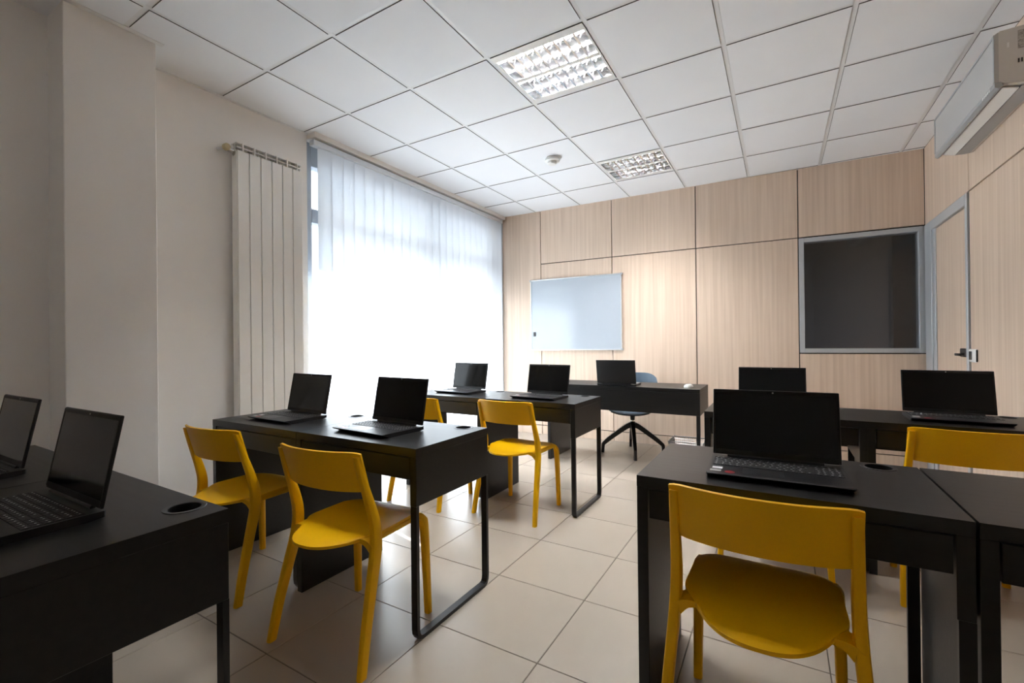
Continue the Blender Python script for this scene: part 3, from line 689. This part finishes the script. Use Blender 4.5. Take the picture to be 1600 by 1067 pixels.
# ------------------------------------------------------------------ laptops
LW, LD, LH, LL, LT = 0.362, 0.245, 0.018, 0.226, math.radians(11)
def make_laptop():
    t = empty('laptop')
    # base: wedge, thinner at the front, on small feet (origin on the desk, centre of the base)
    hw_, hd = LW / 2, LD / 2
    bm = B(); top = LH
    secs = []
    for x, ins in ((-hw_, 0.004), (-hw_ + 0.004, 0.0), (hw_ - 0.004, 0.0), (hw_, 0.004)):
        secs.append([(x, -hd + ins, top - 0.0015), (x, -hd + 0.004 + ins, top), (x, hd - ins, top), (x, hd - ins, 0.004), (x, hd - 0.03, 0.0), (x, -hd + 0.04, 0.0), (x, -hd + 0.008 + ins, top - 0.007)])
    rings(bm, secs); base = obj('base', bm, M_LAP, t, smooth=False)
    obj('keyboard_well', bx(-0.171, 0.171, -0.018, 0.088, top - 0.0005, top + 0.0003), M_WELL, base, smooth=False)
    kb = B(); lg = B(); rnd = random.Random(3)
    rows = [(0.079, 0.0095, [1.0] * 15 + [.9] * 4), (0.0625, 0.0155, [.75] + [1] * 12 + [2.0] + [.9] * 4), (0.0445, 0.0155, [1.3] + [1] * 12 + [1.45] + [.9] * 4),
            (0.0265, 0.0155, [1.55] + [1] * 11 + [2.2] + [.9] * 4), (0.0085, 0.0155, [1.2] + [1] * 11 + [2.55] + [.9] * 4), (-0.0095, 0.0155, [1.2, 1, 1, 1, 5.2, 1, 1, 1, 1, 1.35] + [.9] * 4)]
    for yc, kh, ws in rows:
        tot = sum(ws); un = 0.340 / tot; x = -0.170
        for q in ws:
            x0, x1 = x + 0.0012, x + q * un - 0.0012; x += q * un
            box(kb, x0, x1, yc - kh / 2, yc + kh / 2, top, top + 0.0016)
            cxk = x0 + 0.0045 + (0.003 if rnd.random() < .5 else 0)
            if q < 3: box(lg, cxk - 0.0024, cxk + 0.0024, yc + 0.0002, yc + min(0.004, kh * .3), top + 0.0016, top + 0.0018)
    o = obj('keys', kb, M_KEYS, base, smooth=False); o['kind'] = 'stuff'
    o = obj('key_legends', lg, M_LEG, base, smooth=False); o['kind'] = 'stuff'
    obj('touchpad', bx(-0.085, 0.022, -0.098, -0.024, top - 0.0005, top + 0.0004), M_PAD, base, smooth=False)
    st = obj('sticker', bx(-0.168, -0.140, -0.066, -0.044, top - 0.0002, top + 0.0004), M_STW, base, smooth=False); st['label'] = 'white printed sticker on the palm rest'
    st = obj('sticker', bx(-0.172, -0.142, -0.098, -0.078, top - 0.0002, top + 0.0004), M_STG, base, smooth=False); st['label'] = 'silver sticker on the palm rest'
    bm = B(); lathe(bm, [(0.014, -0.0002), (0.014, 0.0004)], (-0.118, -0.094, top), 20); st = obj('sticker', bm, M_STR, base, smooth=False); st['label'] = 'round red sticker on the palm rest'
    # lid, hinged at the rear edge and leaning back
    hy, hz = hd - 0.012, top - 0.001
    Rm = Matrix.Translation((0, hy, hz)) @ Matrix.Rotation(-LT, 4, 'X')
    def lidbox(x0, x1, y0, y1, z0, z1, bev=0.0):
        bm = bx(x0, x1, y0, y1, z0, z1, bev, 2); bm.transform(Rm); return bm
    lid = obj('lid', lidbox(-hw_ + 0.001, hw_ - 0.001, -0.0005, 0.0065, 0.006, LL, 0.0028), M_LAP, t)
    bm = B()
    for a in ((-hw_ + 0.003, -hw_ + 0.009, 0.012, LL - 0.003), (hw_ - 0.009, hw_ - 0.003, 0.012, LL - 0.003), (-hw_ + 0.009, hw_ - 0.009, LL - 0.013, LL - 0.003), (-hw_ + 0.009, hw_ - 0.009, 0.008, 0.024)):
        box(bm, a[0], a[1], -0.0015, -0.0003, a[2], a[3])
    bm.transform(Rm); obj('bezel', bm, M_BEZEL, lid, smooth=False)
    obj('screen', lidbox(-hw_ + 0.009, hw_ - 0.009, -0.0009, -0.0002, 0.024, LL - 0.013), M_SCREEN, lid, smooth=False)
    bm = B(); lathe(bm, [(0.0028, -0.0021), (0.0028, -0.0014)], (0.0, 0, LL - 0.008), 12, 'Y'); bm.transform(Rm); obj('webcam', bm, M_STG, lid)
    bm = B(); lathe(bm, [(0.0055, -0.135), (0.0055, 0.135)], (0, hy + 0.001, hz + 0.003), 12, 'X'); obj('hinge', bm, M_LAP, t)
    return t
l0 = make_laptop()
lap_specs = [
    (-1.565, 0.310, 1.0, 'open black laptop on the left foreground desk beside the cable grommet'),
    (-2.262, 0.330, 1.0, 'open black laptop cut off by the left picture edge'),
    (-2.350, 1.520, -1.5, 'open black laptop on the desk in front of the radiator'),
    (-1.637, 1.515, -3.5, 'open black laptop on the second row desk, in front of the large yellow chair'),
    (-2.295, 3.020, -3.5, 'open black laptop nearest the right end of the window blind'),
    (-1.530, 2.965, -5.0, 'open black laptop below the whiteboard, behind the centre yellow chair'),
    (-0.017, 1.577, 2.0, 'largest open black laptop, in the right foreground in front of the nearest chair'),
    (-0.045, 3.060, 1.0, 'black laptop peeking out above the largest foreground laptop'),
    (0.738, 3.030, -1.5, 'open black laptop at the far right, in front of the door'),
    (-1.312, 4.205, 184.0, 'black laptop on the teacher desk, showing the back of its lid'),
]
for k, (x, y, rz, lab) in enumerate(lap_specs):
    t = l0 if k == 0 else copy_tree(l0)
    t.location = (x, y, DZ + 0.0003); t.rotation_euler = (0, 0, math.radians(rz)); tag(t, lab, 'laptop', 'black laptops on the desks')

# small white mouse on the teacher desk
mo = empty('computer_mouse', (-0.695, 4.215, DZ), math.radians(-12)); tag(mo, 'small white computer mouse on the right end of the teacher desk', 'mouse')
def mouse_top(u, v):
    a = 2 * math.pi * u; r = v
    ca, sa = math.cos(a), math.sin(a); x = 0.033 * r * math.copysign(abs(ca) ** 0.7, ca); y = 0.054 * r * math.copysign(abs(sa) ** 0.7, sa)
    return (x, y, 0.004 + 0.024 * (1 - r ** 4) ** 0.6)
bm = B(); secs = []
for r in (1.0, 0.97, 0.9, 0.75, 0.5, 0.2): secs.append([mouse_top(k / 28, r) for k in range(28)])
rings(bm, [[(x, y, 0.0) for x, y, z in secs[0]]] + secs); obj('shell', bm, M_WHITE, mo)
bm = B(); lathe(bm, [(0.006, -0.003), (0.006, 0.003)], (0, 0.028, 0.026), 14, 'X'); obj('scroll_wheel', bm, M_ACG, mo)
obj('button_gap', bx(-0.0005, 0.0005, 0.008, 0.046, 0.0215, 0.0285), M_ACG, mo, smooth=False)

# ------------------------------------------------------------------ swivel chair behind the teacher desk
sw = empty('swivel_chair', (-1.325, 4.68, 0), math.radians(8)); tag(sw, 'blue-grey shell swivel chair on a black star base behind the teacher desk', 'chair')
for k in range(4):
    a = math.radians(-78 + 90 * k); ca, sa = math.cos(a), math.sin(a)
    P = cat([(0.018, 0.295), (0.07, 0.270), (0.20, 0.175), (0.285, 0.105), (0.300, 0.080), (0.305, 0.0)], 3)
    bm = B(); tube(bm, [(r * ca, r * sa, z) for r, z in P], 0, flat=[(0.042 - 0.0012 * q, 0.054 - 0.0018 * q) for q in range(len(P))], up=(0.01, 0.01, 1)); obj('base_leg', bm, M_DMETAL, sw, smooth=False)
bm = B(); lathe(bm, [(0.024, 0.24), (0.028, 0.26), (0.028, 0.32), (0.022, 0.33)], n=20); obj('hub', bm, M_DMETAL, sw)
bm = B(); lathe(bm, [(0.018, 0.325), (0.018, 0.345)], n=20); obj('collar', bm, M_CHROME, sw)
bm = B(); lathe(bm, [(0.022, 0.345), (0.026, 0.39), (0.10, 0.402), (0.11, 0.412)], n=20); obj('seat_mount', bm, M_DMETAL, sw)
# one-piece bucket shell: seat sweeping up into a low rounded back (sitter faces -y)
def bucket(u, v):
    s = 2 * u - 1
    if v < 0.5:
        t_ = v / 0.5; y = -0.22 + 0.36 * t_; z = 0.425 + 0.035 * abs(s) ** 2.5 + 0.01 * (1 - t_) ** 2; x = s * (0.20 + 0.03 * t_)
        nrm = (0, 0, 1)
    else:
        t_ = (v - 0.5) / 0.5; th = t_ * math.pi / 2
        y = 0.14 + 0.085 * math.sin(min(1, t_ * 2) * math.pi / 2) + 0.05 * t_ - 0.09 * abs(s) ** 2.2 * min(1, t_ * 2); z = 0.425 + 0.035 * abs(s) ** 2.5 * (1 - t_) + 0.395 * t_ ** 1.25 - 0.05 * abs(s) ** 5 * t_
        x = s * (0.23 + 0.03 * math.sin(t_ * math.pi) - 0.005 * t_)
        nrm = (0, -math.sin(min(1, t_ * 2) * math.pi / 2), math.cos(min(1, t_ * 2) * math.pi / 2))
    return (x, y, z), nrm
bm = B(); shell(bm, bucket, 24, 30, 0.009); obj('shell_seat', bm, M_BLUE, sw)
def pan(u, v):
    (x, y, z), nrm = bucket(0.04 + 0.92 * u, 0.03 + 0.52 * v)
    return (x, y, z - 0.0095), (0, 0, 1)
bm = B(); shell(bm, pan, 20, 18, 0.010); obj('seat_pan', bm, M_DMETAL, sw)

# ------------------------------------------------------------------ low wire basket on the floor
wbk = empty('wire_basket', (-0.83, 4.95, 0)); tag(wbk, 'low grey wire mesh basket on the floor behind the teacher desk leg', 'basket')
bx0, bx1, by0, by1, bh = -0.165, 0.165, -0.155, 0.155, 0.135
def rect(z, k): return [(bx0 * k, by0 * k, z), (bx1 * k, by0 * k, z), (bx1 * k, by1 * k, z), (bx0 * k, by1 * k, z), (bx0 * k, by0 * k, z)]
bm = B()
for z, k, r in ((bh, 1.0, 0.004), (0.004, 0.86, 0.003)):
    P = rect(z, k)
    for a, b in zip(P, P[1:]): tube(bm, [a, b], r, 6)
obj('rim', bm, M_WIRE, wbk)
bm = B()
for q in range(4):
    P, Q = rect(bh, 1.0), rect(0.004, 0.86); n = 16
    for k in range(n):
        t_ = k / n; a = [P[q][m_] * (1 - t_) + P[q + 1][m_] * t_ for m_ in range(3)]; b = [Q[q][m_] * (1 - t_) + Q[q + 1][m_] * t_ for m_ in range(3)]
        tube(bm, [a, b], 0.0024, 4)
for z in (0.03, 0.056, 0.082, 0.108):
    P = rect(z, 0.86 + 0.14 * z / bh)
    for a, b in zip(P, P[1:]): tube(bm, [a, b], 0.0024, 4)
for k in range(12):
    x = (bx0 + (bx1 - bx0) * (k + 0.5) / 12) * 0.86; tube(bm, [(x, by0 * 0.86, 0.004), (x, by1 * 0.86, 0.004)], 0.0014, 4)
    y = (by0 + (by1 - by0) * (k + 0.5) / 12) * 0.86; tube(bm, [(bx0 * 0.86, y, 0.004), (bx1 * 0.86, y, 0.004)], 0.0014, 4)
o = obj('wire_mesh', bm, M_WIRE, wbk); o['kind'] = 'stuff'
